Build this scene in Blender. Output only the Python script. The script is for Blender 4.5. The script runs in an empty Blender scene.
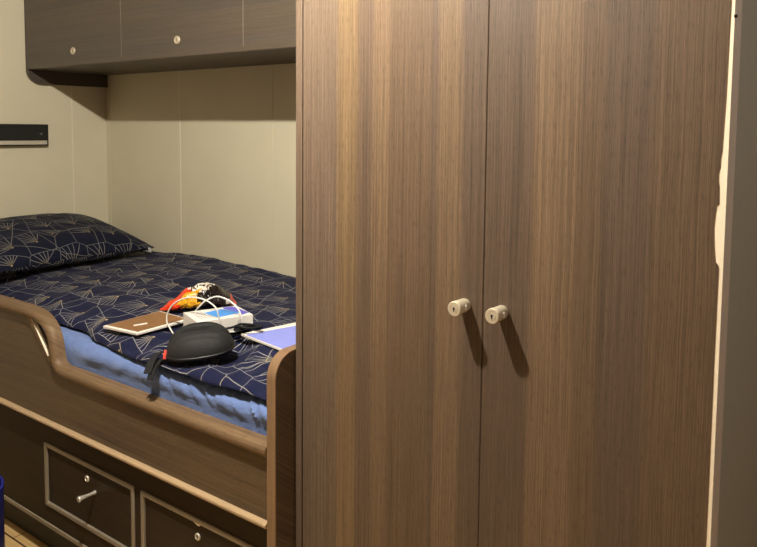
import bpy, bmesh, math, random
from mathutils import Vector, Matrix, noise, geometry

random.seed(4)
scene = bpy.context.scene
COL = scene.collection
V = Vector


# ------------------------------------------------------------------ helpers
def tag(o, label=None, category=None, group=None, kind=None):
    for k, v in (('label', label), ('category', category), ('group', group), ('kind', kind)):
        if v:
            o[k] = v
    return o


def thing(name, loc, label, category, group=None):
    o = bpy.data.objects.new(name, None)
    o.empty_display_size = 0.1
    o.location = loc
    COL.objects.link(o)
    return tag(o, label, category, group)


def wloc(o):
    p = V((0, 0, 0))
    while o is not None:
        p = p + o.location
        o = o.parent
    return p


def obj(name, bm, mats, parent=None, smooth=False, bevel=0.0, seg=2, label=None, angle=40, sub=0, origin=None):
    """link a bmesh (built in world coordinates) as one mesh object"""
    me = bpy.data.meshes.new(name)
    if parent is not None:
        off = wloc(parent)
    elif origin is not None:
        off = V(origin)
    else:
        xs = [v.co for v in bm.verts]
        off = V(((min(c.x for c in xs) + max(c.x for c in xs)) / 2,
                 (min(c.y for c in xs) + max(c.y for c in xs)) / 2, min(c.z for c in xs)))
    bmesh.ops.translate(bm, verts=bm.verts, vec=-off)
    bmesh.ops.recalc_face_normals(bm, faces=bm.faces)
    if smooth:
        for f in bm.faces:
            f.smooth = True
    bm.to_mesh(me)
    bm.free()
    me.set_sharp_from_angle(angle=math.radians(48))
    if not isinstance(mats, (list, tuple)):
        mats = [mats]
    for m in mats:
        me.materials.append(m)
    o = bpy.data.objects.new(name, me)
    COL.objects.link(o)
    if parent is not None:
        o.parent = parent
    else:
        o.location = off
    if bevel:
        md = o.modifiers.new('bevel', 'BEVEL')
        md.width = bevel
        md.segments = seg
        md.limit_method = 'ANGLE'
        md.angle_limit = math.radians(angle)
        md.harden_normals = False
    if sub:
        md = o.modifiers.new('sub', 'SUBSURF')
        md.levels = sub
        md.render_levels = sub
    if label:
        o['label'] = label
    return o


def box(bm, x0, x1, y0, y1, z0, z1, mi=0):
    vs = [bm.verts.new((x, y, z)) for x in (x0, x1) for y in (y0, y1) for z in (z0, z1)]
    for q in ((0, 1, 3, 2), (4, 6, 7, 5), (0, 4, 5, 1), (2, 3, 7, 6), (0, 2, 6, 4), (1, 5, 7, 3)):
        f = bm.faces.new([vs[i] for i in q])
        f.material_index = mi
    return vs


def bx(*a):
    bm = bmesh.new()
    box(bm, *a)
    return bm


def prism(bm, outer, holes, a0, a1, axis='Y', mi=0):
    """polygon (u,v) with holes, extruded along an axis"""
    def P(u, v, a):
        return {'Y': (u, a, v), 'X': (a, u, v), 'Z': (u, v, a)}[axis]
    loops = [outer] + list(holes)
    tris = geometry.tessellate_polygon([[V((u, v, 0)) for u, v in lp] for lp in loops])
    flat = [p for lp in loops for p in lp]
    va = [bm.verts.new(P(u, v, a0)) for u, v in flat]
    vb = [bm.verts.new(P(u, v, a1)) for u, v in flat]
    if holes:
        for t in tris:
            for vv in (va, vb):
                f = bm.faces.new([vv[i] for i in t])
                f.material_index = mi
    else:
        for vv in (va, vb):
            f = bm.faces.new(vv)
            f.material_index = mi
    k = 0
    for lp in loops:
        n = len(lp)
        for i in range(n):
            j = (i + 1) % n
            f = bm.faces.new([va[k + i], va[k + j], vb[k + j], vb[k + i]])
            f.material_index = mi
        k += n


def arc(cx, cy, r, a0, a1, n=8):
    return [(cx + r * math.cos(math.radians(a0 + (a1 - a0) * i / n)),
             cy + r * math.sin(math.radians(a0 + (a1 - a0) * i / n))) for i in range(n + 1)]


def lathe(bm, prof, base, axis, seg=28, mats=None):
    """prof: list of (radius, height) along the axis from base"""
    axis = V(axis).normalized()
    t = axis.orthogonal().normalized()
    b = axis.cross(t)
    base = V(base)
    rings = []
    for r, h in prof:
        if r < 1e-6:
            rings.append([bm.verts.new(base + axis * h)])
        else:
            rings.append([bm.verts.new(base + axis * h + (t * math.cos(2 * math.pi * i / seg) + b * math.sin(2 * math.pi * i / seg)) * r)
                          for i in range(seg)])
    for k in range(len(rings) - 1):
        A, B = rings[k], rings[k + 1]
        for i in range(seg):
            j = (i + 1) % seg
            if len(A) == 1:
                f = bm.faces.new([A[0], B[i], B[j]])
            elif len(B) == 1:
                f = bm.faces.new([A[i], A[j], B[0]])
            else:
                f = bm.faces.new([A[i], A[j], B[j], B[i]])
            f.smooth = True
            if mats:
                f.material_index = mats[k]
    return bm


def catmull(pts, n=8, closed=False):
    P = [V(p) for p in pts]
    out = []
    N = len(P)
    rng = range(N if closed else N - 1)
    for i in rng:
        if closed:
            p0, p1, p2, p3 = P[(i - 1) % N], P[i], P[(i + 1) % N], P[(i + 2) % N]
        else:
            p0, p1, p2, p3 = P[max(i - 1, 0)], P[i], P[i + 1], P[min(i + 2, N - 1)]
        for k in range(n):
            t = k / n
            out.append(0.5 * ((2 * p1) + (p2 - p0) * t + (2 * p0 - 5 * p1 + 4 * p2 - p3) * t * t + (3 * p1 - p0 - 3 * p2 + p3) * t ** 3))
    if not closed:
        out.append(P[-1])
    return out


def tube(bm, pts, r, seg=8, closed=False, mi=0):
    n = len(pts)
    rings = []
    up = None
    for i in range(n):
        if closed:
            d = (pts[(i + 1) % n] - pts[i - 1]).normalized()
        else:
            d = (pts[min(i + 1, n - 1)] - pts[max(i - 1, 0)]).normalized()
        if up is None:
            up = d.orthogonal().normalized()
        up = (up - d * up.dot(d)).normalized()
        s = d.cross(up)
        rings.append([bm.verts.new(pts[i] + (up * math.cos(2 * math.pi * k / seg) + s * math.sin(2 * math.pi * k / seg)) * r) for k in range(seg)])
    for i in range(n if closed else n - 1):
        A, B = rings[i], rings[(i + 1) % n]
        for k in range(seg):
            j = (k + 1) % seg
            f = bm.faces.new([A[k], A[j], B[j], B[k]])
            f.smooth = True
            f.material_index = mi
    if not closed:
        bm.faces.new(rings[0]).material_index = mi
        bm.faces.new(rings[-1]).material_index = mi


def ribbon(bm, pts, side, half, th):
    """flat strap along pts: side = width direction"""
    side = V(side).normalized()
    rings = []
    n = len(pts)
    for i in range(n):
        d = (pts[min(i + 1, n - 1)] - pts[max(i - 1, 0)]).normalized()
        s = (side - d * side.dot(d)).normalized()
        nr = d.cross(s)
        rings.append([bm.verts.new(pts[i] + s * a * half + nr * b * th / 2) for a, b in ((-1, -1), (1, -1), (1, 1), (-1, 1))])
    for i in range(n - 1):
        for k in range(4):
            bm.faces.new([rings[i][k], rings[i][(k + 1) % 4], rings[i + 1][(k + 1) % 4], rings[i + 1][k]])
    bm.faces.new(rings[0])
    bm.faces.new(rings[-1])


def smooth01(t):
    t = min(1.0, max(0.0, t))
    return t * t * (3 - 2 * t)


def interp(tab, x):
    if x <= tab[0][0]:
        return tab[0][1]
    for (a, b), (c, d) in zip(tab, tab[1:]):
        if x <= c:
            return b + (d - b) * smooth01((x - a) / (c - a)) if c > a else d
    return tab[-1][1]


def nz(x, y, z=0.0):
    return noise.noise(V((x, y, z)))


# ------------------------------------------------------------------ materials
class G:
    """small node graph builder"""
    def __init__(self, name):
        self.m = bpy.data.materials.new(name)
        self.m.use_nodes = True
        self.nt = self.m.node_tree
        self.nt.nodes.clear()
        self.out = self.nt.nodes.new('ShaderNodeOutputMaterial')
        self.b = self.nt.nodes.new('ShaderNodeBsdfPrincipled')
        self.nt.links.new(self.b.outputs[0], self.out.inputs[0])

    def n(self, t, **kw):
        nd = self.nt.nodes.new(t)
        for k, v in kw.items():
            setattr(nd, k, v)
        return nd

    def set(self, sock, v):
        if isinstance(v, bpy.types.NodeSocket):
            self.nt.links.new(v, sock)
        else:
            sock.default_value = v

    def math(self, op, a, b=0.0, c=0.0, clamp=False):
        nd = self.n('ShaderNodeMath', operation=op, use_clamp=clamp)
        for i, v in enumerate((a, b, c)):
            self.set(nd.inputs[i], v)
        return nd.outputs[0]

    def vmath(self, op, a, b=(0, 0, 0)):
        nd = self.n('ShaderNodeVectorMath', operation=op)
        self.set(nd.inputs[0], a)
        self.set(nd.inputs[1], b)
        return nd.outputs['Value'] if op in ('LENGTH', 'DOT_PRODUCT') else nd.outputs[0]

    def comb(self, x, y, z=0.0):
        nd = self.n('ShaderNodeCombineXYZ')
        for i, v in enumerate((x, y, z)):
            self.set(nd.inputs[i], v)
        return nd.outputs[0]

    def sep(self, v):
        nd = self.n('ShaderNodeSeparateXYZ')
        self.set(nd.inputs[0], v)
        return nd.outputs

    def noise(self, vec, scale=1.0, detail=2.0, rough=0.5, dist=0.0):
        nd = self.n('ShaderNodeTexNoise')
        self.set(nd.inputs['Vector'], vec)
        nd.inputs['Scale'].default_value = scale
        nd.inputs['Detail'].default_value = detail
        nd.inputs['Roughness'].default_value = rough
        nd.inputs['Distortion'].default_value = dist
        return nd.outputs[0]

    def ramp(self, fac, stops, interp='LINEAR'):
        nd = self.n('ShaderNodeValToRGB')
        cr = nd.color_ramp
        cr.interpolation = interp
        while len(cr.elements) < len(stops):
            cr.elements.new(0.5)
        for e, (p, c) in zip(cr.elements, stops):
            e.position = p
            e.color = (*c, 1) if len(c) == 3 else c
        self.set(nd.inputs[0], fac)
        return nd.outputs[0]

    def mix(self, fac, a, b, blend='MIX'):
        nd = self.n('ShaderNodeMix', data_type='RGBA', blend_type=blend)
        self.set(nd.inputs[0], fac)
        for s, v in ((nd.inputs[6], a), (nd.inputs[7], b)):
            if isinstance(v, tuple) and len(v) == 3:
                v = (*v, 1)
            self.set(s, v)
        return nd.outputs[2]

    def maprange(self, v, a, b, c=0.0, d=1.0):
        nd = self.n('ShaderNodeMapRange')
        nd.clamp = True
        self.set(nd.inputs[0], v)
        for i, x in enumerate((a, b, c, d)):
            nd.inputs[i + 1].default_value = x
        return nd.outputs[0]

    def bump(self, h, strength=0.2, dist=0.002):
        nd = self.n('ShaderNodeBump')
        nd.inputs['Strength'].default_value = strength
        nd.inputs['Distance'].default_value = dist
        self.set(nd.inputs['Height'], h)
        self.nt.links.new(nd.outputs[0], self.b.inputs['Normal'])

    def fin(self, color=None, rough=0.5, metal=0.0, spec=0.5, sheen=0.0):
        if color is not None:
            if isinstance(color, tuple) and len(color) == 3:
                color = (*color, 1)
            self.set(self.b.inputs['Base Color'], color)
        self.set(self.b.inputs['Roughness'], rough)
        self.b.inputs['Metallic'].default_value = metal
        self.b.inputs['Specular IOR Level'].default_value = spec
        self.b.inputs['Sheen Weight'].default_value = sheen
        return self.m


def S(r, g, b):
    """sRGB 0-255 to linear"""
    f = lambda c: (c / 255 / 12.92) if c <= 10 else ((c / 255 + 0.055) / 1.055) ** 2.4
    return (f(r), f(g), f(b))


def plain(name, col, rough=0.5, metal=0.0, spec=0.5, nscale=40, namt=0.06, bump=0.0, sheen=0.0):
    g = G(name)
    tc = g.n('ShaderNodeTexCoord').outputs['Object']
    v = g.noise(tc, nscale, 3.0)
    dark = tuple(c * (1 - namt) for c in col)
    lite = tuple(min(1, c * (1 + namt)) for c in col)
    c = g.ramp(v, [(0.3, dark), (0.7, lite)])
    if bump:
        g.bump(v, bump, 0.002)
    return g.fin(c, rough, metal, spec, sheen)


def wood(name, along, bands, grain=0.35, rough=0.45, fine=190.0, spec=0.4, pos=None):
    """laminate with a straight grain; bands = colours of the veneer strips"""
    g = G(name)
    x, y, z = g.sep(g.n('ShaderNodeTexCoord').outputs['Object'])
    if along == 'Z':
        u, v = g.math('ADD', x, g.math('MULTIPLY', y, 0.8)), z
    elif along == 'X':
        u, v = g.math('ADD', z, g.math('MULTIPLY', y, 0.8)), x
    else:
        u, v = g.math('ADD', z, x), y
    if pos:       # explicit strip borders across the board
        lo, hi = pos[0], pos[-1]
        wob = g.math('MULTIPLY', g.math('SUBTRACT', g.noise(g.comb(g.math('MULTIPLY', u, 30.0), g.math('MULTIPLY', v, 0.8)), 1.0, 1.0), 0.5), 0.016)
        f = g.maprange(g.math('ADD', u, wob), lo, hi)
        st = []
        for p0, p1, c in zip(pos, pos[1:], bands):
            w = min(0.004, (p1 - p0) * 0.2)
            st.append(((p0 + w - lo) / (hi - lo), c))
            st.append(((p1 - w - lo) / (hi - lo), c))
        col = g.ramp(f, st)
    else:
        bn = g.noise(g.comb(g.math('MULTIPLY', u, 14.0), g.math('MULTIPLY', v, 0.35)), 1.0, 2.0, 0.6)
        n = len(bands)
        col = g.ramp(bn, [(0.3 + 0.4 * i / max(1, n - 1), c) for i, c in enumerate(bands)])
    wob2 = g.math('MULTIPLY', g.noise(g.comb(g.math('MULTIPLY', u, 8.0), g.math('MULTIPLY', v, 5.0)), 1.0, 2.0), 0.006)
    uu = g.math('ADD', u, wob2)
    f1 = g.noise(g.comb(g.math('MULTIPLY', uu, fine), g.math('MULTIPLY', v, 1.2)), 1.0, 3.0, 0.65)
    f2 = g.noise(g.comb(g.math('MULTIPLY', uu, fine * 2.2), g.math('MULTIPLY', v, 7.0)), 1.0, 2.0, 0.6)
    k1 = g.maprange(f1, 0.32, 0.68, 1 - grain, 1 + grain * 0.7)
    k2 = g.maprange(f2, 0.35, 0.55, 1 - grain * 0.8, 1.0)
    f3 = g.noise(g.comb(g.math('MULTIPLY', uu, fine * 1.3), g.math('MULTIPLY', v, 45.0)), 1.0, 1.0)
    k3 = g.maprange(f3, 0.56, 0.66, 1.0, 1 - grain * 0.6)
    k = g.math('MULTIPLY', g.math('MULTIPLY', k1, k2), k3)
    col = g.mix(1.0, col, g.comb(k, k, k), 'MULTIPLY')
    g.bump(f2, 0.12, 0.001)
    return g.fin(col, rough, 0.0, spec)


def duvet_mat(name, base, scale=7.2, strength=1.0):
    """navy cotton printed with pale radiating fans and a loose net of lines"""
    g = G(name)
    uv = g.n('ShaderNodeUVMap').outputs[0]
    jig = g.n('ShaderNodeTexNoise')
    g.set(jig.inputs['Vector'], uv)
    jig.inputs['Scale'].default_value = 3.0
    off = g.n('ShaderNodeVectorMath', operation='SCALE')
    g.set(off.inputs[0], g.vmath('SUBTRACT', jig.outputs[1], (0.5, 0.5, 0.5)))
    off.inputs['Scale'].default_value = 0.03
    p = g.n('ShaderNodeVectorMath', operation='SCALE')
    g.set(p.inputs[0], g.vmath('ADD', uv, off.outputs[0]))
    p.inputs['Scale'].default_value = scale
    p = p.outputs[0]
    vo = g.n('ShaderNodeTexVoronoi', voronoi_dimensions='2D', feature='F1')
    g.set(vo.inputs['Vector'], p)
    vo.inputs['Scale'].default_value = 1.0
    vo.inputs['Randomness'].default_value = 0.55
    d = g.vmath('SUBTRACT', p, vo.outputs['Position'])
    dx, dy, _ = g.sep(d)
    r = g.math('SQRT', g.math('ADD', g.math('MULTIPLY', dx, dx), g.math('MULTIPLY', dy, dy)))
    a = g.math('ARCTAN2', dy, dx)
    N = 20.0
    rr = g.sep(vo.outputs['Color'])[0]
    rot = g.math('MULTIPLY', g.math('SUBTRACT', rr, 0.5), 1.3)
    t = g.math('MULTIPLY', a, N / (2 * math.pi))
    t = g.math('ABSOLUTE', g.math('SUBTRACT', g.math('FRACT', t), 0.5))
    dist = g.math('MULTIPLY', g.math('MULTIPLY', t, r), 2 * math.pi / N)
    line = g.maprange(dist, 0.003, 0.010, 1.0, 0.0)
    # fan wedge around a cell-dependent direction
    aa = g.math('ADD', g.math('ADD', a, 1.9), rot)
    wr = g.math('ABSOLUTE', g.math('SUBTRACT', g.math('FRACT', g.math('ADD', g.math('DIVIDE', aa, 2 * math.pi), 0.5)), 0.5))
    wedge = g.math('LESS_THAN', wr, 0.17)
    reach = g.math('MULTIPLY', g.maprange(r, 0.6, 0.95, 1.0, 0.0), g.maprange(r, 0.05, 0.16, 0.25, 0.85))
    line = g.math('MULTIPLY', g.math('MULTIPLY', line, wedge), reach)
    ve = g.n('ShaderNodeTexVoronoi', voronoi_dimensions='2D', feature='DISTANCE_TO_EDGE')
    g.set(ve.inputs['Vector'], p)
    ve.inputs['Scale'].default_value = 1.0
    ve.inputs['Randomness'].default_value = 0.55
    net = g.maprange(ve.outputs['Distance'], 0.003, 0.009, 1.0, 0.0)
    v2 = g.n('ShaderNodeTexVoronoi', voronoi_dimensions='2D', feature='DISTANCE_TO_EDGE')
    g.set(v2.inputs['Vector'], g.vmath('ADD', p, (3.3, 1.7, 0)))
    v2.inputs['Scale'].default_value = 0.8
    net2 = g.maprange(v2.outputs['Distance'], 0.003, 0.009, 0.6, 0.0)
    dot = g.maprange(r, 0.015, 0.04, 0.9, 0.0)
    m = g.math('MAXIMUM', g.math('MAXIMUM', g.math('MULTIPLY', net, 0.65), net2), g.math('MAXIMUM', line, dot))
    tint = g.ramp(g.maprange(r, 0.0, 0.5), [(0.0, S(224, 200, 140)), (0.35, S(204, 196, 172)), (1.0, S(190, 188, 182))])
    weave = g.noise(g.vmath('MULTIPLY', uv, (600, 600, 600)), 1.0, 1.0)
    bc = g.ramp(weave, [(0.3, tuple(c * 0.8 for c in base)), (0.7, tuple(c * 1.2 for c in base))])
    col = g.mix(g.math('MULTIPLY', m, strength), bc, tint)
    wr_ = g.noise(g.vmath('MULTIPLY', uv, (24, 24, 24)), 1.0, 3.0)
    g.bump(wr_, 0.35, 0.012)
    return g.fin(col, 0.85, 0.0, 0.15, 0.04)


M = {}
# veneer strips of the wardrobe doors, left to right (thing coordinates: x from its left edge)
tanA, tanB, tanC = S(121, 102, 86), S(133, 109, 81), S(126, 103, 80)
gryA, gryB, gryC = S(111, 91, 75), S(112, 91, 72), S(103, 85, 71)
WX = -1.124
_pos = [-1.124, -1.001, -0.945, -0.905, -0.866, -0.760, -0.749, -0.692, -0.634, -0.547, -0.463, -0.419, -0.337, -0.222]
_cols = [tanA, tanB, gryA, tanC, gryB, gryC, tanC, gryC, gryC, tanC, gryB, gryC, gryB]
_cols = [tuple(k * .80 for k in c) for c in _cols]
M['wardrobe'] = wood('wardrobe_veneer', 'Z', _cols, grain=0.38, rough=0.5, fine=430.0, pos=[p - WX for p in _pos])
M['bedwood'] = wood('bed_veneer', 'X', [S(84, 69, 54), S(100, 82, 63), S(90, 73, 56), S(110, 91, 69)], grain=0.26, rough=0.42, fine=150.0)
M['railwood'] = wood('rail_wood', 'X', [S(112, 89, 66), S(132, 107, 79)], grain=0.28, rough=0.5, fine=150.0, spec=0.3)
M['edgewood'] = wood('edge_wood', 'Z', [S(128, 101, 76), S(146, 116, 86)], grain=0.22, rough=0.4, fine=240.0)
M['cabwood'] = wood('cabinet_veneer', 'X', [S(76, 70, 66), S(84, 76, 69), S(90, 79, 68), S(80, 72, 66)], grain=0.13, rough=0.38, fine=120.0)
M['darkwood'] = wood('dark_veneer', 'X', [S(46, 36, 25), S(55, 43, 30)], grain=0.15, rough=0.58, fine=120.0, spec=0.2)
M['endwood'] = wood('end_panel_veneer', 'Y', [S(76, 68, 62), S(86, 76, 68)], grain=0.15, rough=0.4, fine=120.0)
M['nosing'] = wood('nosing_wood', 'X', [S(172, 146, 112), S(188, 162, 128)], grain=0.12, rough=0.3, fine=120.0, spec=0.6)
M['frame'] = plain('drawer_frame_laminate', S(140, 130, 114), 0.36, 0.1, 0.5, 60, 0.05)
M['kick'] = plain('toe_kick_black', S(30, 25, 20), 0.6)
M['wall'] = plain('wall_panel_cream', S(214, 206, 181), 0.5, 0, 0.35, 6, 0.02)
M['walld'] = plain('wall_panel_brown', S(120, 104, 86), 0.5, 0, 0.35, 6, 0.03)
M['seam'] = plain('wall_panel_joint', S(228, 220, 198), 0.45, 0, 0.4, 20, 0.02)
M['ceil'] = plain('ceiling_white', S(210, 204, 188), 0.6, 0, 0.3, 8, 0.02)
M['cream'] = plain('bare_board_core', S(250, 236, 212), 0.6, 0, 0.3, 120, 0.03)
M['greyside'] = plain('grey_side_laminate', S(146, 145, 141), 0.5, 0, 0.4, 30, 0.03)
M['greyedge'] = plain('grey_edge_strip', S(186, 176, 172), 0.5, 0, 0.3, 60, 0.03)
M['nickel'] = plain('brushed_nickel', (0.60, 0.52, 0.39), 0.42, 0.35, 0.5, 300, 0.06)
M['steel'] = plain('polished_steel', (0.80, 0.76, 0.68), 0.3, 0.6, 0.5, 200, 0.03)
M['dark'] = plain('keyhole_dark', S(30, 24, 18), 0.6)
M['black'] = plain('matt_black_metal', S(28, 28, 27), 0.5, 0, 0.4, 100, 0.08)
M['lens'] = plain('frosted_diffuser', S(190, 182, 165), 0.35, 0, 0.5, 40, 0.03)
M['mark'] = plain('pale_switch_print', S(150, 150, 150), 0.5)
M['case'] = plain('black_case_fabric', S(30, 30, 30), 0.7, 0, 0.35, 900, 0.3, 0.25)
M['rubber'] = plain('black_strap_webbing', S(30, 30, 32), 0.8, 0, 0.2, 500, 0.2, 0.2)
M['zip'] = plain('zip_black', S(22, 22, 22), 0.4, 0, 0.5, 700, 0.3, 0.3)
M['red'] = plain('red_pull', S(215, 70, 55), 0.45)
M['white'] = plain('white_plastic', S(238, 234, 228), 0.4, 0, 0.5, 50, 0.02)
M['card'] = plain('white_card', S(236, 230, 222), 0.45, 0, 0.45, 60, 0.02)
M['blue'] = plain('blue_print', S(70, 150, 235), 0.4)
M['purple'] = plain('purple_print', S(96, 92, 196), 0.4)
M['greyp'] = plain('pale_grey_print', S(196, 192, 192), 0.45)
M['brown'] = plain('brown_cover', S(132, 96, 62), 0.42, 0, 0.4, 60, 0.06)
M['lav'] = plain('lavender_cover', S(140, 150, 232), 0.45, 0, 0.4, 30, 0.04)
M['bagred'] = plain('bag_red_foil', S(226, 62, 28), 0.28, 0, 0.6, 60, 0.15, 0.4)
M['bagyel'] = plain('bag_snack_print', S(232, 160, 34), 0.3, 0, 0.6, 140, 0.45, 0.5)
M['bagwht'] = plain('bag_white_foil', S(236, 226, 214), 0.28, 0, 0.6, 60, 0.06, 0.4)
M['bagblk'] = plain('bag_black_foil', S(34, 26, 24), 0.25, 0, 0.6, 70, 0.3, 0.5)
M['bin'] = plain('dark_blue_plastic', S(26, 34, 128), 0.45, 0, 0.4, 40, 0.05)
M['gold'] = plain('keyhole_brass', (0.72, 0.55, 0.25), 0.25, 1.0)
M['duvet'] = duvet_mat('navy_fan_print', S(20, 24, 54), 7.2, 0.9)
M['pillow'] = duvet_mat('navy_fan_print_pillow', S(17, 20, 40), 8.0, 0.62)

g = G('blue_cotton_sheet')
uvn = g.n('ShaderNodeTexCoord').outputs['Object']
w1 = g.noise(g.vmath('MULTIPLY', uvn, (26, 26, 40)), 1.0, 4.0, 0.6, 0.6)
g.bump(w1, 0.35, 0.012)
M['sheet'] = g.fin(g.ramp(w1, [(0.3, S(100, 122, 174)), (0.7, S(110, 133, 188))]), 0.8, 0, 0.2, 0.15)

g = G('floor_planks')
x, y, z = g.sep(g.n('ShaderNodeTexCoord').outputs['Object'])
yy = g.math('DIVIDE', g.math('ADD', y, -1.157), 0.125)
row = g.math('FLOOR', yy)
fr = g.math('FRACT', yy)
xx = g.math('FRACT', g.math('ADD', g.math('DIVIDE', x, 1.2), g.math('MULTIPLY', row, 0.37)))
j = g.math('MAXIMUM', g.math('MAXIMUM', g.math('LESS_THAN', fr, 0.022), g.math('GREATER_THAN', fr, 0.978)), g.math('LESS_THAN', xx, 0.003))
gr = g.noise(g.comb(g.math('MULTIPLY', x, 3.0), g.math('MULTIPLY', y, 60.0), row), 1.0, 4.0, 0.6, 0.4)
col = g.ramp(gr, [(0.25, S(190, 156, 104)), (0.5, S(208, 174, 120)), (0.75, S(222, 190, 136))])
M['floor'] = g.fin(g.mix(j, col, S(56, 24, 18)), 0.4, 0, 0.4)

g = G('lamp_glow')
g.fin((1, 1, 1), 0.5)
g.b.inputs['Emission Color'].default_value = (1.0, 0.82, 0.58, 1)
g.b.inputs['Emission Strength'].default_value = 8.0
M['glow'] = g.m

# ------------------------------------------------------------------ the room
XH, YB, ZC = -3.271, 2.106, 2.27
XR, YF = 0.95, -0.95


def struct(name, bm, m, **k):
    o = obj(name, bm, m, **k)
    o['kind'] = 'structure'
    return o


struct('floor', bx(XH - .1, XR + .1, YF - .1, YB + .1, -0.1, 0.0), M['floor'], origin=(0, 0, 0))
struct('ceiling', bx(XH - .1, XR + .1, YF - .1, YB + .1, ZC, ZC + .1), M['ceil'])
struct('wall_left', bx(XH - .1, XH, YF - .1, YB + .1, 0, ZC), M['wall'])
struct('wall_back', bx(XH, XR, YB, YB + .1, 0, ZC), M['wall'])
struct('wall_right', bx(XR, XR + .1, YF - .1, YB + .1, 0, ZC), M['walld'])
struct('wall_front', bx(XH, XR, YF - .1, YF, 0, ZC), M['walld'])
# joint strips between the wall panels
struct('trim_1', bx(XH - .001, XH + .0015, 1.918, 1.924, .9, ZC), M['seam'])
struct('trim_2', bx(-2.694, -2.688, YB - .0015, YB + .001, .8, ZC), M['seam'])
struct('trim_3', bx(-2.103, -2.098, YB - .0012, YB + .001, .8, ZC), M['wall'])
struct('trim_4', bx(-3.247, -3.242, YB - .0012, YB + .001, .8, ZC), M['wall'])

# ------------------------------------------------------------------ bunk bed
BX0, BX1 = XH + .002, -1.128
bed = thing('bunk_bed', (-2.2, 1.62, 0), 'dark wood-grain built-in bunk bed with cut-down side rail and drawers below', 'bed')

# recessed side board behind the moulded rail
inner = [(BX0, .796), (-2.226, .796), (-2.19, .76), (-2.09, .669), (-2.062, .645), (-2.03, .638), (-1.156, .638)]
bm = bmesh.new()
side = [(BX0, .488), (-1.156, .488), (-1.156, .65), (-2.055, .65), (-2.105, .688), (-2.222, .806), (BX0, .81)]
prism(bm, side, [], 1.147, 1.165)
obj('side_board', bm, M['bedwood'], bed)
# moulded cap that follows the cut-down, with the slanted hand slot in its corner
outer = [(BX0, .832), (-2.235, .832)] + [(-2.20, .831), (-2.165, .826), (-2.135, .818), (-2.108, .804), (-2.086, .785), (-2.072, .762), (-2.063, .735), (-2.058, .705), (-2.052, .688), (-2.04, .680), (-2.02, .677)] + [(-1.156, .677)]
slot = [(-2.207, .803), (-2.178, .802), (-2.150, .792), (-2.126, .774), (-2.110, .750), (-2.101, .720), (-2.099, .698), (-2.106, .693), (-2.114, .697)]
pth = [V((u, 0, v)) for u, v in outer]
pth = [pth[0], V((-2.7, 0, .832))] + pth[1:-1] + [V((-1.95, 0, .677)), V((-1.5, 0, .677)), pth[-1]]
secs = [(0.0, 1.171), (0.0, 1.152)] + [(.0175 + .0175 * math.cos(math.radians(a)), 1.152 - .020 * math.sin(math.radians(a))) for a in range(165, -1, -15)] + [(.035, 1.171)]
bm = bmesh.new()
rows = []
for i, p in enumerate(pth):
    d = (pth[min(i + 1, len(pth) - 1)] - pth[max(i - 1, 0)]).normalized()
    nn = V((-d.z, 0, d.x))
    if nn.z < 0 and abs(d.z) < .9:
        nn = -nn
    if abs(d.z) >= .9:
        nn = V((abs(nn.x), 0, nn.z if nn.x > 0 else -nn.z))
    rows.append([bm.verts.new((p.x - nn.x * k, yq, p.z - nn.z * k)) for k, yq in secs])
for A, B in zip(rows, rows[1:]):
    for k in range(len(secs)):
        kk = (k + 1) % len(secs)
        ff = bm.faces.new([A[k], A[kk], B[kk], B[k]])
        ff.smooth = k not in (0, len(secs) - 2, len(secs) - 1)
bm.faces.new(rows[0])
bm.faces.new(rows[-1])
obj('side_rail', bm, M['railwood'], bed)
web = [(-2.240, .803), (-2.226, .795), (-2.090, .667), (-2.066, .660), (-2.075, .700), (-2.082, .735), (-2.094, .770), (-2.115, .792), (-2.150, .808), (-2.19, .815), (-2.235, .818)]
bm = bmesh.new()
prism(bm, web, [slot], 1.141, 1.152)
obj('corner_web', bm, M['railwood'], bed)
bm = bmesh.new()
prism(bm, [(-2.110, .6965), (-2.207, .8030), (-2.2045, .8030), (-2.1075, .6965)], [], 1.1405, 1.152)
obj('hand_slot_lining', bm, M['cream'], bed, label='pale strip lining the slanted hand slot of the rail')
# nosing between board and drawer front
bm = bmesh.new()
prism(bm, [(1.138 + .0068 * math.cos(math.radians(a)), .4825 + .0068 * math.sin(math.radians(a))) for a in range(90, 271, 15)] + [(1.20, .4757), (1.20, .4893)], [], BX0, -1.156, 'X')
obj('nosing', bm, M['nosing'], bed)
# drawer front board with openings for the drawers
FY = 1.160
dr = [(-2.175, -1.700), (-1.668, -1.190)]
Z0, Z1 = .193, .400
holes = [[(a, Z0), (b, Z0), (b, Z1), (a, Z1)] for a, b in dr]
bm = bmesh.new()
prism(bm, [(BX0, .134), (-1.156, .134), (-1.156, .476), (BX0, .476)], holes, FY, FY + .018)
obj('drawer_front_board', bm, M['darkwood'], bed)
bm = bx(BX0, -1.156, FY - .004, FY + .03, .121, .135)
obj('base_edge', bm, M['frame'], bed, bevel=.002)
obj('toe_kick', bx(BX0, -1.156, 1.205, 1.222, 0.0, .124), M['kick'], bed)
obj('mattress_base', bx(BX0, -1.156, 1.19, YB - .004, .535, .555), M['bedwood'], bed)
obj('head_board', bx(BX0, BX0 + .018, 1.19, YB - .004, .0, .74), M['bedwood'], bed)


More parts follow.
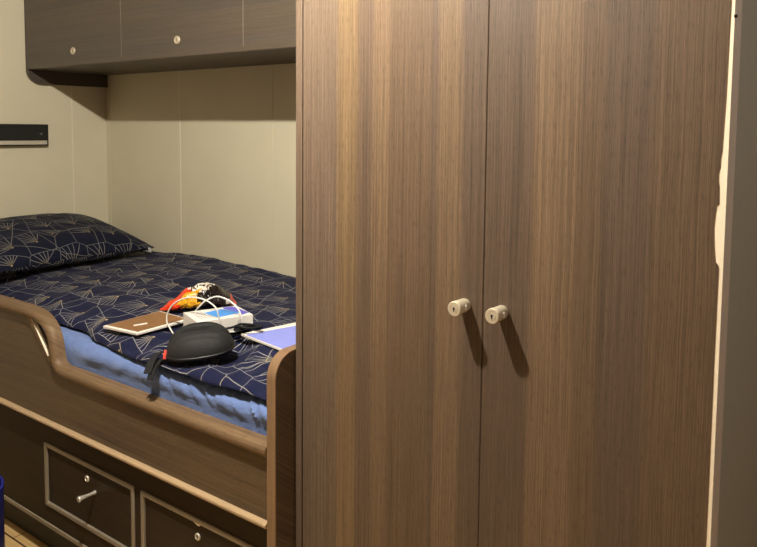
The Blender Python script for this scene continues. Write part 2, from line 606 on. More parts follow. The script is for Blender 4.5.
def drawer(x0, x1, knob, lockx, chip=None):
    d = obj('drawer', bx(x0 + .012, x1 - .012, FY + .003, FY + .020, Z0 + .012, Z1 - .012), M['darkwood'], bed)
    bm = bmesh.new()
    e = .013
    prism(bm, [(x0, Z0), (x1, Z0), (x1, Z1), (x0, Z1)], [[(x0 + e, Z0 + e), (x0 + e, Z1 - e), (x1 - e, Z1 - e), (x1 - e, Z0 + e)]], FY - .005, FY + .012)
    obj('drawer_frame', bm, M['frame'], d, bevel=.0025, seg=2, label='thin pale brown raised frame')
    obj('drawer_box', bx(x0 + .02, x1 - .02, FY + .021, 1.75, Z0 + .02, Z1 - .03), M['cream'], d)
    bm = bmesh.new()
    lathe(bm, [(0, 0), (.006, 0), (.0055, .004), (.0045, .018), (.0062, .040), (.0085, .050), (.0088, .053), (.0078, .055), (0, .055)], (knob, FY + .003, .318), (0, -1, 0), 20)
    obj('knob', bm, M['steel'], d, label='thin polished steel knob')
    bm = bmesh.new()
    lathe(bm, [(.0095, 0), (.0095, .003), (.008, .0045), (.0065, .0045), (.006, .003), (0, .003)], (lockx, FY + .003, .348), (0, -1, 0), 20)
    lathe(bm, [(.0028, .003), (.0028, .0045), (0, .0045)], (lockx, FY + .003, .350), (0, -1, 0), 8, [1, 1])
    box(bm, lockx - .001, lockx + .001, FY - .0016, FY, .341, .349, 1)
    obj('keyhole', bm, [M['steel'], M['dark']], d, label='small round steel keyhole')
    if chip:
        bm = bmesh.new()
        prism(bm, [(chip - .02, Z1 - .0125), (chip + .012, Z1 - .0125), (chip + .010, Z1 - .018), (chip + .002, Z1 - .020), (chip - .008, Z1 - .016)], [], FY - .002, FY + .002)
        obj('chipped_edge', bm, M['cream'], d, label='small pale chip under the top of the frame')
    return d


drawer(*dr[0], -1.900, -1.940)
drawer(*dr[1], -1.395, -1.432, chip=-1.43)

# rounded foot panel that stands next to the wardrobe
FX0, FX1 = -1.155, -1.128
prof = [(YB - .004, 0.0), (YB - .004, .888)] + [(1.140 + .056 + .056 * math.cos(math.radians(a)), .832 + .056 * math.sin(math.radians(a))) for a in range(90, 181, 9)] + [(1.140, 0.0)]
bm = bmesh.new()
prism(bm, prof, [], FX0 + .0005, FX1, 'X')
fb = obj('foot_panel', bm, M['bedwood'], bed)
strip = [(1.40, .888)] + prof[2:-1] + [(1.140, .002)]
strip2 = [(1.40, .8905)] + [(1.140 + .056 + .0585 * math.cos(math.radians(a)), .832 + .0585 * math.sin(math.radians(a))) for a in range(90, 181, 9)] + [(1.1375, .002)]
bm = bmesh.new()
prism(bm, strip + strip2[::-1], [], FX0, FX1, 'X')
obj('edge_band', bm, M['edgewood'], fb, label='lighter edge band around the rounded front')

# ------------------------------------------------------------------ mattress with fitted sheet
bm = bmesh.new()
X0, X1 = BX0 + .03, -1.165
Yf, Yk, Zb, Zt, r = 1.178, YB - .012, .557, .748, .040
prof = arc(Yf + r, Zb + r, r, 270, 180, 6) + [(Yf, Zb + r + (Zt - Zb - 2 * r) * i / 14) for i in range(1, 14)] + arc(Yf + r, Zt - r, r, 180, 90, 8) + \
    [(Yf + r + .1 * i, Zt) for i in range(1, 8)] + arc(Yk - r, Zt - r, r, 90, 0, 4) + arc(Yk - r, Zb + r, r, 0, -90, 4)
nx = 230
rows = []
for i in range(nx + 1):
    X = X0 + (X1 - X0) * i / nx
    row = []
    for (Y, Z) in prof:
        e = 0.0
        if Y < Yf + .12 and Z > .66:
            w = smooth01((Z - .684) / .045) * smooth01((X + 2.05) / .06)
            foot = smooth01((X + 1.75) / .4)
            ridg = 1 - abs(nz(X * 27 + Z * 26, Z * 6 - X * 3, 3.3)) * 2
            big = nz(X * 5, Z * 7, 1.2)
            diag = 1 - abs(nz(X * 7 - Z * 10, X * 2.0, 7.7)) * 2
            e = w * (.005 * big + .009 + foot * .015 * (ridg - .6) + foot * .004 * nz(X * 11 + Z * 8, Z * 4, 8.8) + (1 - foot) * .009 * (diag - .6))
        cy = Yf + .2
        n = V((0, Y - cy, (Z - .70) * 1.0)).normalized() if Y < Yf + .12 else V((0, 0, 1))
        yy_ = Y + n.y * e
        row.append(bm.verts.new((X, yy_, Z + n.z * e * .6)))
    rows.append(row)
np_ = len(prof)
for i in range(nx):
    for k in range(np_):
        kk = (k + 1) % np_
        bm.faces.new([rows[i][k], rows[i][kk], rows[i + 1][kk], rows[i + 1][k]])
bm.faces.new(rows[0])
bm.faces.new(rows[-1])
mt = obj('mattress', bm, M['sheet'], smooth=True)
tag(mt, 'bunk mattress in a plain mid blue fitted sheet, creased along its front', 'mattress')


# ------------------------------------------------------------------ duvet
def edgeY(X):
    return interp([(-3.2, 1.215), (-2.35, 1.232), (-2.08, 1.232), (-1.93, 1.196), (-1.71, 1.168), (-1.5, 1.160), (-1.36, 1.160), (-1.2, 1.168)], X) \
        + .007 + .006 * nz(X * 9, 0.3) + .004 * nz(X * 23, 5.3)


def duvet_top(X, Y):
    t = smooth01((Y - 1.18) / .3)
    z = .774 + .041 * t
    z += (.014 * math.exp(-((X + 2.5) / .3) ** 2) - .012 * smooth01((X + 2.2) / .3)) * smooth01((Y - 1.5) / .5)
    z += .008 * nz(X * 3.2, Y * 3.2, .5) + .006 * nz(X * 8, Y * 9, 1.7) + .002 * nz(X * 21, Y * 23, 4)
    fr = 1 - smooth01((Y - 1.2) / .25)
    z += fr * .012 * (1 - 2 * abs(nz(X * 9 + Y * 5, Y * 12, 9.1)) - .3)
    return z


# soft dents under the things that lie on the duvet: (x, y, direction, half sizes, z of the underside)
DENTS = [(-1.615, 1.392, (.395, .918), .090, .068, .8128), (-1.531, 1.262, (.68, .73), .100, .068, .7690),
         (-1.345, 1.46, (.985, -.17), .16, .115, .8085)]
_base_top = duvet_top


def duvet_top(X, Y):
    z = _base_top(X, Y)
    for cx, cy, (ux, uy), a, b, zp in DENTS:
        dx, dy = X - cx, Y - cy
        d = math.hypot(max(0, abs(dx * ux + dy * uy) - a), max(0, abs(-dx * uy + dy * ux) - b))
        z = min(z, zp - .0015 + d * .7)
    return z


bm = bmesh.new()
uvl = bm.loops.layers.uv.new('UVMap')
X0, X1 = -3.235, -1.163
nx, ny = 260, 110
YK = YB - .012
rows, uvs = [], []
for i in range(nx + 1):
    X = X0 + (X1 - X0) * i / nx
    ye = edgeY(X)
    zb = .7580 + .006 * smooth01((X + 1.75) / .2) + .004 * nz(X * 7, 2.2)
    row = []
    uvr = []
    s = 0.0
    last = None
    for k in range(ny + 1):
        t = k / ny
        t = 1 - (1 - t) ** 1.7 if t < 1 else 1
        Y = YK + (ye - YK) * t
        q = min(1.0, (Y - ye) / .05)
        f = math.sqrt(max(0.0, 1 - (1 - q) ** 2))
        qs = min(1.0, min(X - X0, X1 - X) / .03)
        f *= math.sqrt(max(0.0, 1 - (1 - qs) ** 2)) * .8 + .2
        Z = zb + (duvet_top(X, max(Y, ye + .02)) - zb) * f
        p = V((X, Y, Z))
        if last is not None:
            s += (p - last).length
        last = p
        row.append(bm.verts.new(p))
        uvr.append((X, -s))
    row.append(bm.verts.new((X, ye + .06, zb - .001)))
    uvr.append((X, -s - .06))
    row.append(bm.verts.new((X, YK, zb - .001)))
    uvr.append((X, -s - .9))
    rows.append(row)
    uvs.append(uvr)
W = ny + 3
for i in range(nx):
    for k in range(W):
        kk = (k + 1) % W
        ids = ((i, k), (i, kk), (i + 1, kk), (i + 1, k))
        f = bm.faces.new([rows[a][b] for a, b in ids])
        f.smooth = True
        for lp, (a, b) in zip(f.loops, ids):
            lp[uvl].uv = uvs[a][b]
bm.faces.new(rows[0])
bm.faces.new(rows[-1])
dv = obj('duvet', bm, M['duvet'])
tag(dv, 'navy blue duvet printed with pale gold fan lines, spread over the bunk', 'duvet')

# ------------------------------------------------------------------ pillow
bm = bmesh.new()
uvl = bm.loops.layers.uv.new('UVMap')
n = 56
LW, LD, TH = .78, .50, .175
C = V((-2.985, 1.610, .905))
Rm = Matrix.Rotation(math.radians(3), 3, 'Z') @ Matrix.Rotation(math.radians(12), 3, 'Y')


def pil(a, b, s):
    ax, bx_ = abs(a), abs(b)
    prof_ = (max(0, 1 - ax ** 2.3) ** .62) * (max(0, 1 - bx_ ** 2.6) ** .55)
    pinch = 1 - .07 * (1 - (1 - ax ** 2) * 1.0) * bx_ ** 2 * 0 - .05 * (1 - ax ** 2) * bx_ ** 4 * 0
    u = b * LD / 2 * (1 - .06 * (1 - ax * ax) * bx_ ** 3)
    v = a * LW / 2 * (1 - .05 * (1 - bx_ * bx_) * ax ** 3)
    h = s * TH / 2 * prof_
    h += (.008 * nz(a * 2.2, b * 2.2, s) + .004 * nz(a * 6, b * 6, s * 2)) * prof_
    if s < 0:
        h *= .55
    return C + Rm @ V((u, v, h + .004 * s))


grid = {}
for s in (1, -1):
    for i in range(n + 1):
        for k in range(n + 1):
            a, b = -1 + 2 * i / n, -1 + 2 * k / n
            edge = i in (0, n) or k in (0, n)
            if edge and s == -1:
                grid[s, i, k] = grid[1, i, k]
                continue
            p = pil(a, b, s)
            if p.x < XH + .012:
                p.x = XH + .012 + .02 * (1 - math.exp((p.x - XH - .012) * 8)) * 0
            p.y = min(p.y, YB - .012)
            grid[s, i, k] = bm.verts.new(p)
    cum, cum2 = {}, {}
    for i in range(n + 1):
        for k in range(n + 1):
            cum[i, k] = 0.0 if k == 0 else cum[i, k - 1] + (grid[s, i, k].co - grid[s, i, k - 1].co).length
    for k in range(n + 1):
        for i in range(n + 1):
            cum2[i, k] = 0.0 if i == 0 else cum2[i - 1, k] + (grid[s, i, k].co - grid[s, i - 1, k].co).length
    for i in range(n):
        for k in range(n):
            f = bm.faces.new([grid[s, i, k], grid[s, i + 1, k], grid[s, i + 1, k + 1], grid[s, i, k + 1]])
            f.smooth = True
            for lp, (ii, kk) in zip(f.loops, ((i, k), (i + 1, k), (i + 1, k + 1), (i, k + 1))):
                lp[uvl].uv = (cum2[ii, kk] - cum2[n // 2, kk] + (2.3 if s > 0 else 0), cum[ii, kk] - cum[ii, n // 2])
pl = obj('pillow', bm, M['pillow'])
tag(pl, 'plump navy pillow with the fan print against the head end wall', 'pillow')
bm = bmesh.new()
tp = [V((-2.806, 1.956, .8560)), V((-2.788, 1.966, .8530)), V((-2.770, 1.976, .8500)), V((-2.752, 1.986, .8470))]
ribbon(bm, tp, (.15, -.35, .92), .011, .0015)
tg = obj('care_tag', bm, M['white'], pl, label='small white printed care tag at the corner')
bm = bmesh.new()
for a in (.25, .5, .75):
    c = tp[0].lerp(tp[3], a)
    box(bm, c.x - .003, c.x + .002, c.y - .0045, c.y + .001, c.z - .004, c.z + .006)
obj('care_print', bm, M['dark'], tg)

# ------------------------------------------------------------------ wardrobe
WY = 1.200
wr = thing('wardrobe', (WX, WY, 0), 'tall two-door wood-grain wardrobe with two round lock knobs', 'wardrobe')
WT = 2.255
GAP = -.640
obj('side_panel', bx(WX, -1.1045, WY, YB - .003, 0, WT), M['wardrobe'], wr, bevel=.001)
obj('side_panel', bx(-.2425, -.2245, WY + .036, YB - .003, 0, WT), M['greyside'], wr, label='plain dark grey end panel')
obj('back_panel', bx(-1.104, -.243, YB - .015, YB - .004, .08, WT - .02), M['wardrobe'], wr)
obj('top_panel', bx(-1.104, -.243, WY + .03, YB - .016, WT - .02, WT), M['wardrobe'], wr)
obj('floor_panel', bx(-1.104, -.243, WY + .03, YB - .016, .08, .10), M['wardrobe'], wr)
obj('plinth', bx(-1.104, -.243, WY + .05, WY + .066, 0, .079), M['kick'], wr)
DZ0, DZ1 = .085, WT - .003
d1 = obj('door', bx(-1.1018, GAP - .0012, WY, WY + .026, DZ0, DZ1), M['wardrobe'], wr, bevel=.0012)
d2 = obj('door', bx(GAP + .0012, -.2262, WY + .0008, WY + .033, DZ0, DZ1), M['cream'], wr, label='right door with a bare cream edge where the veneer has chipped off')
bm = bmesh.new()
prism(bm, [(-.2261, WY + .0009), (-.2222, WY + .0060), (-.2222, WY + .033), (-.2261, WY + .033)], [], DZ0, DZ1, 'Z')
obj('edge_strip', bm, M['greyedge'], d2, label='narrow grey strip along the closing edge')
# veneer face of the right door with its broken right edge
E0 = -.2325
edge = [(E0, DZ0), (E0, .40), (E0 - .0006, .62), (E0, .85), (E0 - .0004, 1.05), (E0, 1.193), (E0 - .0015, 1.197), (E0 - .0050, 1.2005), (E0 - .0065, 1.212), (E0 - .0085, 1.238),
        (E0 - .0092, 1.255), (E0 - .0080, 1.275), (E0 - .0068, 1.288), (E0 - .0035, 1.2905), (E0 - .0038, 1.300), (E0 - .0045, 1.318), (E0 - .0058, 1.326), (E0 - .0060, 1.338),
        (E0 - .0042, 1.347), (E0 - .0040, 1.362), (E0 - .0026, 1.372), (E0 - .0020, 1.40), (E0 - .0006, 1.45), (E0, 1.52), (E0 + .0006, 1.60), (E0, 1.75), (E0, DZ1)]
bm = bmesh.new()
prism(bm, [(GAP + .0012, DZ0)] + edge + [(GAP + .0012, DZ1)], [], WY, WY + .0009)
obj('door_veneer', bm, M['wardrobe'], d2, label='wood-grain veneer with a ragged right edge')
bm = bmesh.new()
lathe(bm, [(.0026, 0), (.0030, .0012), (.0016, .002), (0, .002)], (-.2252, WY + .0018, 1.576), (.6, -1, 0), 8)
obj('screw_hole', bm, M['dark'], d2, label='dark screw head on the bare edge')


def lock_knob(door, x, z):
    bm = bmesh.new()
    prof_ = [(0, 0), (.0122, 0), (.0122, .002), (.0132, .004), (.0136, .030), (.0142, .032), (.0144, .039), (.0140, .0420), (.0132, .0430), (.0086, .0430), (.0083, .0424), (.0076, .0424), (.0073, .0432), (0, .0432)]
    lathe(bm, prof_, (x, WY, z), (0, -1, 0), 32)
    # keyhole and the slot in the collar
    y = WY - .0434
    lathe(bm, [(.0022, 0), (.0022, .0004), (0, .0004)], (x, y, z + .001), (0, -1, 0), 10, [1, 1])
    box(bm, x - .0010, x + .0010, y - .0004, y, z - .0045, z + .003, 1)
    box(bm, x + .0120, x + .0141, WY - .022, WY - .0185, z - .005, z + .005, 2)
    return obj('knob', bm, [M['nickel'], M['dark'], M['white']], door, label='round satin nickel knob with a keyhole')


lock_knob(d1, -.6785, 1.0655)
lock_knob(d2, -.5990, 1.0645)

# ------------------------------------------------------------------ overhead cabinet
cab = thing('overhead_cabinet', (-2.2, 1.9, 1.66), 'dark wood-grain overhead cabinet hung above the bunk', 'cabinet')
CY, CX0, CX1, CB = 1.700, XH + .002, -1.13, 1.660
rr = .062
prof = [(YB - .002, ZC - .004), (CY, ZC - .004), (CY, 1.597 + rr)] + [(CY + rr + rr * math.cos(math.radians(a)), 1.597 + rr + rr * math.sin(math.radians(a))) for a in range(189, 271, 9)] + [(YB - .002, 1.600)]
bm = bmesh.new()
prism(bm, prof, [], CX0, CX0 + .019, 'X')
obj('end_panel', bm, M['endwood'], cab, bevel=.001)
obj('bottom_panel', bx(CX0 + .0195, CX1, CY + .002, YB - .002, CB, CB + .016), M['endwood'], cab)
obj('top_panel', bx(CX0 + .0195, CX1, CY + .02, YB - .002, ZC - .02, ZC - .004), M['endwood'], cab)
obj('back_panel', bx(CX0 + .0195, CX1, YB - .012, YB - .002, CB + .017, ZC - .021), M['endwood'], cab)
for a, b in ((CX0 + .0205, -2.5325), (-2.5295, -1.8365), (-1.8335, CX1)):
    d = obj('door', bx(a, b, CY, CY + .018, CB + .001, ZC - .006), M['cabwood'], cab, bevel=.0012)
    c = -2.871 if a < -3 else ((a + b) / 2 + .002)
    bm = bmesh.new()
    lathe(bm, [(.0155, 0), (.0155, .004), (.0135, .0062), (.0085, .0062), (.0078, .005), (0, .005)], (c, CY, 1.721 if a < -3 else 1.721), (0, -1, 0), 24)
    box(bm, c - .0012, c + .0012, CY - .0055, CY - .0045, 1.716, 1.726, 1)
    obj('lock', bm, [M['nickel'], M['dark']], d, label='round nickel push lock')

for c in (-2.531, -1.835):  # pale tone stands in for light caught on the door edges
    obj('divider', bx(c - .0013, c + .0013, CY + .001, YB - .013, CB + .017, ZC - .021), M['frame'], cab, label='thin divider between two doors, painted pale for light caught on their edges')

# ------------------------------------------------------------------ wall lamp on the head wall
lamp = thing('reading_lamp', (XH, 1.54, 1.316), 'long flat black reading lamp fixed to the head end wall', 'lamp')
L0, L1, LX = 1.28, 1.785, XH + .031
bm = bx(XH + .001, LX, L0, L1, 1.338, 1.412)
box(bm, XH + .001, LX, L1 - .006, L1, 1.314, 1.3385)
box(bm, XH + .001, LX, L0, L0 + .006, 1.314, 1.3385)
box(bm, XH + .001, LX - .001, L0 + .006, L1 - .006, 1.314, 1.319)
obj('housing', bm, M['black'], lamp, bevel=.003)
obj('diffuser', bx(XH + .003, LX - .002, L0 + .007, L1 - .007, 1.3195, 1.337), M['lens'], lamp, label='pale frosted light strip, switched off')
bm = bmesh.new()
box(bm, LX, LX + .0006, 1.742, 1.752, 1.367, 1.3695)
box(bm, LX, LX + .0006, 1.750, 1.7525, 1.363, 1.3735)
obj('switch_mark', bm, M['mark'], lamp, label='small pale switch symbol')

# ------------------------------------------------------------------ ceiling downlight (out of view) and an added fill light
def downlight(x, y, label):
    t = thing('ceiling_downlight', (x, y, ZC), label, 'ceiling lamp')
    bm = bmesh.new()
    lathe(bm, [(.045, 0), (.062, 0), (.062, .006), (.045, .010), (.045, 0)], (x, y, ZC - .001), (0, 0, -1), 32)
    obj('rim', bm, M['white'], t)
    bm = bmesh.new()
    lathe(bm, [(0, .002), (.044, .002), (.044, .005), (0, .005)], (x, y, ZC - .001), (0, 0, -1), 32)
    obj('glow_disc', bm, M['glow'], t)
    return t


LP = V((-1.10, .66, 2.252))
downlight(LP.x, LP.y, 'small round ceiling downlight over the aisle by the wardrobe')
li = bpy.data.lights.new('aisle_downlight', 'POINT')
li.energy = 165
li.color = (1.0, 0.935, 0.81)
li.shadow_soft_size = .022
lo = bpy.data.objects.new('aisle_downlight', li)
lo.location = LP
COL.objects.link(lo)
li = bpy.data.lights.new('fill_light', 'AREA')  # added unseen fill, not a lamp of the cabin; brightens the grey end panel
li.shape = 'DISK'
li.size = .35
li.energy = 6
li.color = (1.0, 0.92, 0.80)
lo = bpy.data.objects.new('fill_light', li)
lo.location = (.60, 1.08, 2.24)
COL.objects.link(lo)

# ------------------------------------------------------------------ blue bin at the left edge
bm = bmesh.new()
bc = V((-2.170, .882, 0))
lathe(bm, [(0, 0), (.120, 0), (.126, .01), (.130, .335), (.1305, .338), (.1305, .350), (.124, .350), (.116, .012), (0, .012)], bc, (0, 0, 1), 40)
bn = obj('waste_bin', bm, M['bin'])
tag(bn, 'dark blue round bin on the floor before the drawers, at the left edge', 'bin')


# ------------------------------------------------------------------ things lying on the duvet
def slab(bm, tl, th, mi=0):
    """flat sheet from four top corners (in order), extruded down along its normal"""
    P = [V(p) for p in tl]
    nrm = (P[1] - P[0]).cross(P[3] - P[0]).normalized()
    if nrm.z < 0:
        nrm = -nrm
    a = [bm.verts.new(p) for p in P]
    b = [bm.verts.new(p - nrm * th) for p in P]
    fs = [bm.faces.new(a), bm.faces.new(b)]
    for i in range(4):
        j = (i + 1) % 4
        fs.append(bm.faces.new([a[i], a[j], b[j], b[i]]))
    for f in fs:
        f.material_index = mi
    return nrm


def bil(P, u, v):
    P = [V(p) for p in P]
    return P[0].lerp(P[1], u).lerp(P[3].lerp(P[2], u), v)


# brown-topped notebook: corners left, front, right, back
nb = thing('notebook', (-1.85, 1.30, .79), 'thin white-edged notebook with a plain brown cover lying on the duvet', 'notebook')
Q = [V((-1.938, 1.222, .803)), V((-1.792, 1.238, .803)), V((-1.740, 1.388, .823)), V((-1.888, 1.392, .823))]
bm = bmesh.new()
slab(bm, Q, .009)
obj('page_block', bm, M['card'], nb, bevel=.002, label='white page block and rim')
Qi = [bil(Q, .045, .05) + V((0, 0, .0012)), bil(Q, .955, .05) + V((0, 0, .0012)), bil(Q, .955, .96) + V((0, 0, .0012)), bil(Q, .045, .96) + V((0, 0, .0012))]
bm = bmesh.new()
slab(bm, Qi, .0011)
cv = obj('cover', bm, M['brown'], nb, label='plain brown cover')
up = V((0, -.0002, .0008))
bm = bmesh.new()
slab(bm, [bil(Qi, .50, .22) + up, bil(Qi, .58, .18) + up, bil(Qi, .67, .40) + up, bil(Qi, .59, .44) + up], .0006)
obj('sticker', bm, M['white'], cv, label='small white sticker')

# white box with blue and purple print
bxp = thing('device_box', (-1.615, 1.39, .813), 'white cardboard box with blue and purple print behind the black case', 'box')
A_, B_, C_, D_ = V((-1.706, 1.338, .858)), V((-1.641, 1.489, .860)), V((-1.524, 1.446, .860)), V((-1.589, 1.295, .858))
bm = bmesh.new()
slab(bm, [A_, B_, C_, D_], .044)
bb = obj('carton', bm, M['card'], bxp, bevel=.0015)
TQ = [A_, B_, C_, D_]        # u along the long side, v across
lift = V((0, 0, .0010))


def patch(name, pts, mat, label=None):
    bm = bmesh.new()
    P = [bil(TQ, u, v) + lift for u, v in pts]
    a = [bm.verts.new(p) for p in P]
    b = [bm.verts.new(p - V((0, 0, .0009))) for p in P]
    bm.faces.new(a)
    bm.faces.new(b)
    for i in range(len(P)):
        j_ = (i + 1) % len(P)
        bm.faces.new([a[i], a[j_], b[j_], b[i]])
    return obj(name, bm, mat, bb, label=label)


patch('blue_panel', [(.30, .32), (.66, .18), (.86, .72), (.40, .86)], M['blue'], 'bright blue printed panel')
patch('purple_panel', [(.72, .06), (.90, .06), (.985, .80), (.80, .93), (.86, .72), (.70, .20)], M['purple'], 'purple printed panel')
for u in (.10, .15, .20, .25):
    patch('text_line', [(u, .14), (u + .022, .14), (u + .05, .86), (u + .028, .86)], M['greyp'])
# small grey symbol on the end face
fd = (C_ - D_).normalized()
fn = V((fd.y, -fd.x, 0)).normalized()
pc = D_.lerp(C_, .76) + fn * .0012 + V((0, 0, -.020))
bm = bmesh.new()
vs = [pc + fd * a + V((0, 0, b)) for a, b in ((-.008, -.009), (.008, -.009), (.008, .008), (.003, .008), (.003, .012), (-.003, .012), (-.003, .008), (-.008, .008))]
a = [bm.verts.new(p) for p in vs]
b = [bm.verts.new(p - fn * .0011) for p in vs]
bm.faces.new(a)
bm.faces.new(b)
for i in range(8):
    bm.faces.new([a[i], a[(i + 1) % 8], b[(i + 1) % 8], b[i]])
obj('end_symbol', bm, M['greyp'], bb, label='grey printed symbol')

# crumpled snack bag
bag = thing('snack_bag', (-1.85, 1.52, .815), 'crumpled red, white, yellow and black snack bag lying behind the white box', 'snack bag')
ST, EN = V((-1.915, 1.412, .814)), V((-1.760, 1.595, .818))
ax = (EN - ST).normalized()
sd = V((-ax.y, ax.x, 0)).normalized()      # away from the camera
ns, nt = 64, 48
bm = bmesh.new()
rows = []
for i in range(ns + 1):
    s = i / ns
    wd = .78 * interp([(0, .006), (.12, .028), (.35, .058), (.6, .068), (.85, .060), (1, .022)], s)
    ht = .84 * interp([(0, .010), (.15, .036), (.38, .080), (.55, .094), (.72, .086), (.9, .055), (1, .018)], s)
    row = []
    for k in range(nt):
        th = 2 * math.pi * k / nt
        cx, cz = math.cos(th), math.sin(th)
        cx = math.copysign(abs(cx) ** .9, cx)
        q = 1 + .16 * nz(s * 7, cx * 2, cz * 2) + .10 * (1 - 2 * abs(nz(s * 15, cx * 4, cz * 4 + 3)))
        z = ht * .5 * (1 + cz * q)
        p = ST.lerp(EN, s) + sd * (cx * wd * q) + V((0, 0, max(z, .004)))
        row.append(bm.verts.new(p))
    rows.append(row)
for i in range(ns):
    for k in range(nt):
        kk = (k + 1) % nt
        f = bm.faces.new([rows[i][k], rows[i][kk], rows[i + 1][kk], rows[i + 1][k]])
        f.smooth = True
        s = (i + .5) / ns
        th = (2 * math.pi * (k + .5) / nt) % (2 * math.pi)
        dd = th / math.pi          # 0 far, .5 top, 1 near the camera side, 1.5 bottom
        wv = .03 * math.sin(th * 5) + .02 * math.sin(th * 11 + s * 9)
        mi = 3
        if dd < 1.30:
            if s + wv < .26 or (dd < .72 and s + wv < .40):
                mi = 0
            elif dd >= .70 and s + wv < .50 and dd < 1.18:
                mi = 1
            elif dd < .82 and s + wv < .74 - max(0, dd - .5) * .75:
                mi = 2
            elif s > .86 and .85 < dd < 1.05:
                mi = 2
            elif s > .92:
                mi = 0
        f.material_index = mi
bm.faces.new(rows[0])
bm.faces.new(rows[-1])
bgm = obj('pouch', bm, [M['bagred'], M['bagyel'], M['bagwht'], M['bagblk']], bag)

# lettering printed on the white part of the bag
cu = bpy.data.curves.new('bag_letters', 'FONT')
cu.body = 'NZO'
cu.size = .034
cu.extrude = .0008
cu.align_x = 'CENTER'
cu.align_y = 'CENTER'
to = bpy.data.objects.new('bag_letters_tmp', cu)
COL.objects.link(to)
dg = bpy.context.evaluated_depsgraph_get()
me = bpy.data.meshes.new_from_object(to.evaluated_get(dg))
bpy.data.objects.remove(to)
nrm = (V((0, 0, 1)) * .80 - sd * .60).normalized()
ex = ax
ey = nrm.cross(ex).normalized()
cpos = ST.lerp(EN, .555) - sd * .026 + V((0, 0, .0735))
bm = bmesh.new()
bm.from_mesh(me)
for v in bm.verts:
    v.co = cpos + ex * v.co.x + ey * v.co.y + nrm * v.co.z
obj('lettering', bm, M['bagblk'], bgm, label='black letters on the white part')

# white charging cable in two loose loops
l1 = [(-1.70, 1.298, .8035), (-1.735, 1.316, .8055), (-1.753, 1.316, .826), (-1.748, 1.317, .857), (-1.715, 1.320, .891), (-1.659, 1.327, .912), (-1.601, 1.333, .912), (-1.560, 1.338, .894), (-1.553, 1.342, .866),
      (-1.549, 1.344, .842), (-1.538, 1.356, .826), (-1.528, 1.385, .822)]
l2 = [(-1.524, 1.402, .832), (-1.532, 1.404, .870), (-1.566, 1.401, .898), (-1.618, 1.395, .908), (-1.665, 1.390, .890), (-1.693, 1.386, .867), (-1.715, 1.384, .842), (-1.726, 1.385, .822)]
bm = bmesh.new()
tube(bm, catmull(l1 + l2, 8), .0022, 8)
cb = obj('charging_cable', bm, M['white'])
tag(cb, 'thin white charging cable standing in two loops over the white box', 'cable')

# small coil of black cable
bm = bmesh.new()
pts = []
cc = V((-1.500, 1.405, .832))
e1, e2 = V((.80, .60, 0)), V((-.59, .80, 0))
for i in range(40):
    a = i / 40 * 2 * math.pi * 2.5
    rx = .036 + .004 * math.sin(i * .9)
    pts.append(cc + e1 * rx * math.cos(a) + e2 * (.016 + .003 * math.sin(i)) * math.sin(a) + V((0, 0, .004 * math.sin(a * 1.4) + .0022 * i / 20)))
pts += [cc + e1 * -.045 + V((0, 0, .002)), cc + e1 * -.065 + e2 * -.01 + V((0, 0, .0))]
tube(bm, catmull(pts, 3), .0034, 8)
co = obj('coiled_cable', bm, M['rubber'])
tag(co, 'small coil of black cable beside the end of the white box', 'cable')

# lavender pad sticking out behind the foot panel
pd = thing('pad', (-1.38, 1.47, .815), 'flat lavender-blue pad with a white margin beside the wardrobe', 'pad')
Lc = V((-1.512, 1.388, .8175))
d1_, d2_ = V((.20, .98, .0)).normalized(), V((.985, -.17, .0)).normalized()
Q = [Lc, Lc + d2_ * .297, Lc + d2_ * .297 + d1_ * .212, Lc + d1_ * .212]
bm = bmesh.new()
slab(bm, Q, .007)
obj('page_block', bm, M['card'], pd, bevel=.001, label='white sheets and margin')
bm = bmesh.new()
o_ = V((0, 0, .0012))
slab(bm, [bil(Q, .075, .012) + o_, bil(Q, .99, .012) + o_, bil(Q, .99, .99) + o_, bil(Q, .13, .99) + o_], .0011)
obj('cover', bm, M['lav'], pd, label='lavender-blue cover')

# hard black zip case with a wrist strap
cs = thing('headphone_case', (-1.51, 1.265, .79), 'black hard-shell zip case with wrist strap lying near the edge of the duvet', 'case')
cc = V((-1.531, 1.258, .8015))
ea = V((.68, .73, .10)).normalized()            # long axis
eb = (V((-.73, .68, .10)) - ea * V((-.73, .68, .10)).dot(ea)).normalized()
ec = ea.cross(eb).normalized()
HA, HB, HT, HL = .090, .064, .054, .019
n1, n2 = 72, 40


def shell(up):
    bm = bmesh.new()
    rings = []
    for k in range(n2 + 1):
        rho = 1 - (k / n2) ** 1.5
        hh = (1 - rho ** 3.0) ** .60
        rings.append([])
        for i in range(n1):
            th = 2 * math.pi * i / n1
            c, s = math.cos(th), math.sin(th)
            rad = (abs(c) ** 2.4 + abs(s) ** 2.4) ** (-1 / 2.4)
            x = HA * c * rad * rho
            y = HB * s * rad * rho
            h = (HT if up else -HL) * hh
            if up:
                t = y / HB
                # raised centre panel with a step towards the zip
                inn = smooth01((.93 - abs(x / HA)) / .06) * hh
                h += inn * (.009 * smooth01((t - .0) / .09) - .009 * math.exp(-((t + .03) / .04) ** 2) - .005 * math.exp(-((t + .52) / .05) ** 2))
                h *= 1 + .10 * t
            rings[-1].append(bm.verts.new(cc + ea * x + eb * y + ec * (h + (.003 if up else -.003))))
    for k in range(n2):
        for i in range(n1):
            j_ = (i + 1) % n1
            f = bm.faces.new([rings[k][i], rings[k][j_], rings[k + 1][j_], rings[k + 1][i]])
            f.smooth = True
    bmesh.ops.remove_doubles(bm, verts=bm.verts, dist=1e-5)
    return bm


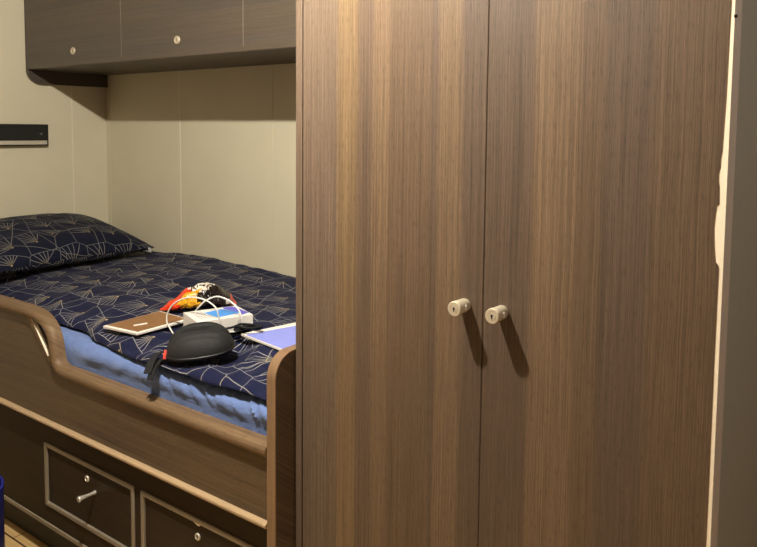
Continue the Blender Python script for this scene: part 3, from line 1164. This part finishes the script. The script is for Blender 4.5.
obj('upper_shell', shell(True), M['case'], cs)
obj('lower_shell', shell(False), M['case'], cs)
bm = bmesh.new()
zp = []
for i in range(80):
    th = 2 * math.pi * i / 80
    c, s = math.cos(th), math.sin(th)
    rad = (abs(c) ** 2.4 + abs(s) ** 2.4) ** (-1 / 2.4)
    zp.append(cc + ea * (HA * c * rad) + eb * (HB * s * rad))
tube(bm, zp, .0042, 8, closed=True)
obj('zipper', bm, M['zip'], cs)
sp = catmull([(-1.597, 1.196, .797), (-1.606, 1.180, .794), (-1.604, 1.160, .786), (-1.592, 1.140, .774), (-1.582, 1.124, .758)], 6)
bm = bmesh.new()
ribbon(bm, sp, (.80, .55, .3), .011, .003)
sp2 = [p + V((.012, -.002, -.014)) for p in sp]
ribbon(bm, sp2, (.80, .55, .3), .009, .003)
obj('wrist_strap', bm, M['rubber'], cs)
bm = bmesh.new()
ribbon(bm, [V((-1.582, 1.184, .806)), V((-1.580, 1.179, .796)), V((-1.578, 1.176, .784))], (.8, .6, 0), .0045, .003)
obj('zipper_pull', bm, M['red'], cs, label='small red zip pull')

# ------------------------------------------------------------------ camera and picture settings
cam = bpy.data.cameras.new('camera')
cam.sensor_width = 36.0
cam.sensor_fit = 'HORIZONTAL'
f = 720.0
cam.lens = f / 757 * 36
cam.shift_x = 0.0
cam.shift_y = -(273.5 - 184.87) / 757
cam.clip_start = .01
co_ = bpy.data.objects.new('camera', cam)
R = [[0.80287961, 0.05267731, -0.59380926], [0.59606831, -0.05535948, 0.80102304], [0.00932277, -0.99707594, -0.07584627]]
m = Matrix(((R[0][0], -R[0][1], -R[0][2], 0), (R[1][0], -R[1][1], -R[1][2], 0), (R[2][0], -R[2][1], -R[2][2], 1.40), (0, 0, 0, 1)))
co_.matrix_world = m
COL.objects.link(co_)
scene.camera = co_

w = bpy.data.worlds.new('world')
scene.world = w
w.use_nodes = True
w.node_tree.nodes['Background'].inputs[0].default_value = (.02, .018, .015, 1)
vs_ = scene.view_settings
vs_.view_transform = 'Standard'
vs_.look = 'None'
vs_.gamma = 1.0
vs_.exposure = 0.0
vs_.use_curve_mapping = False
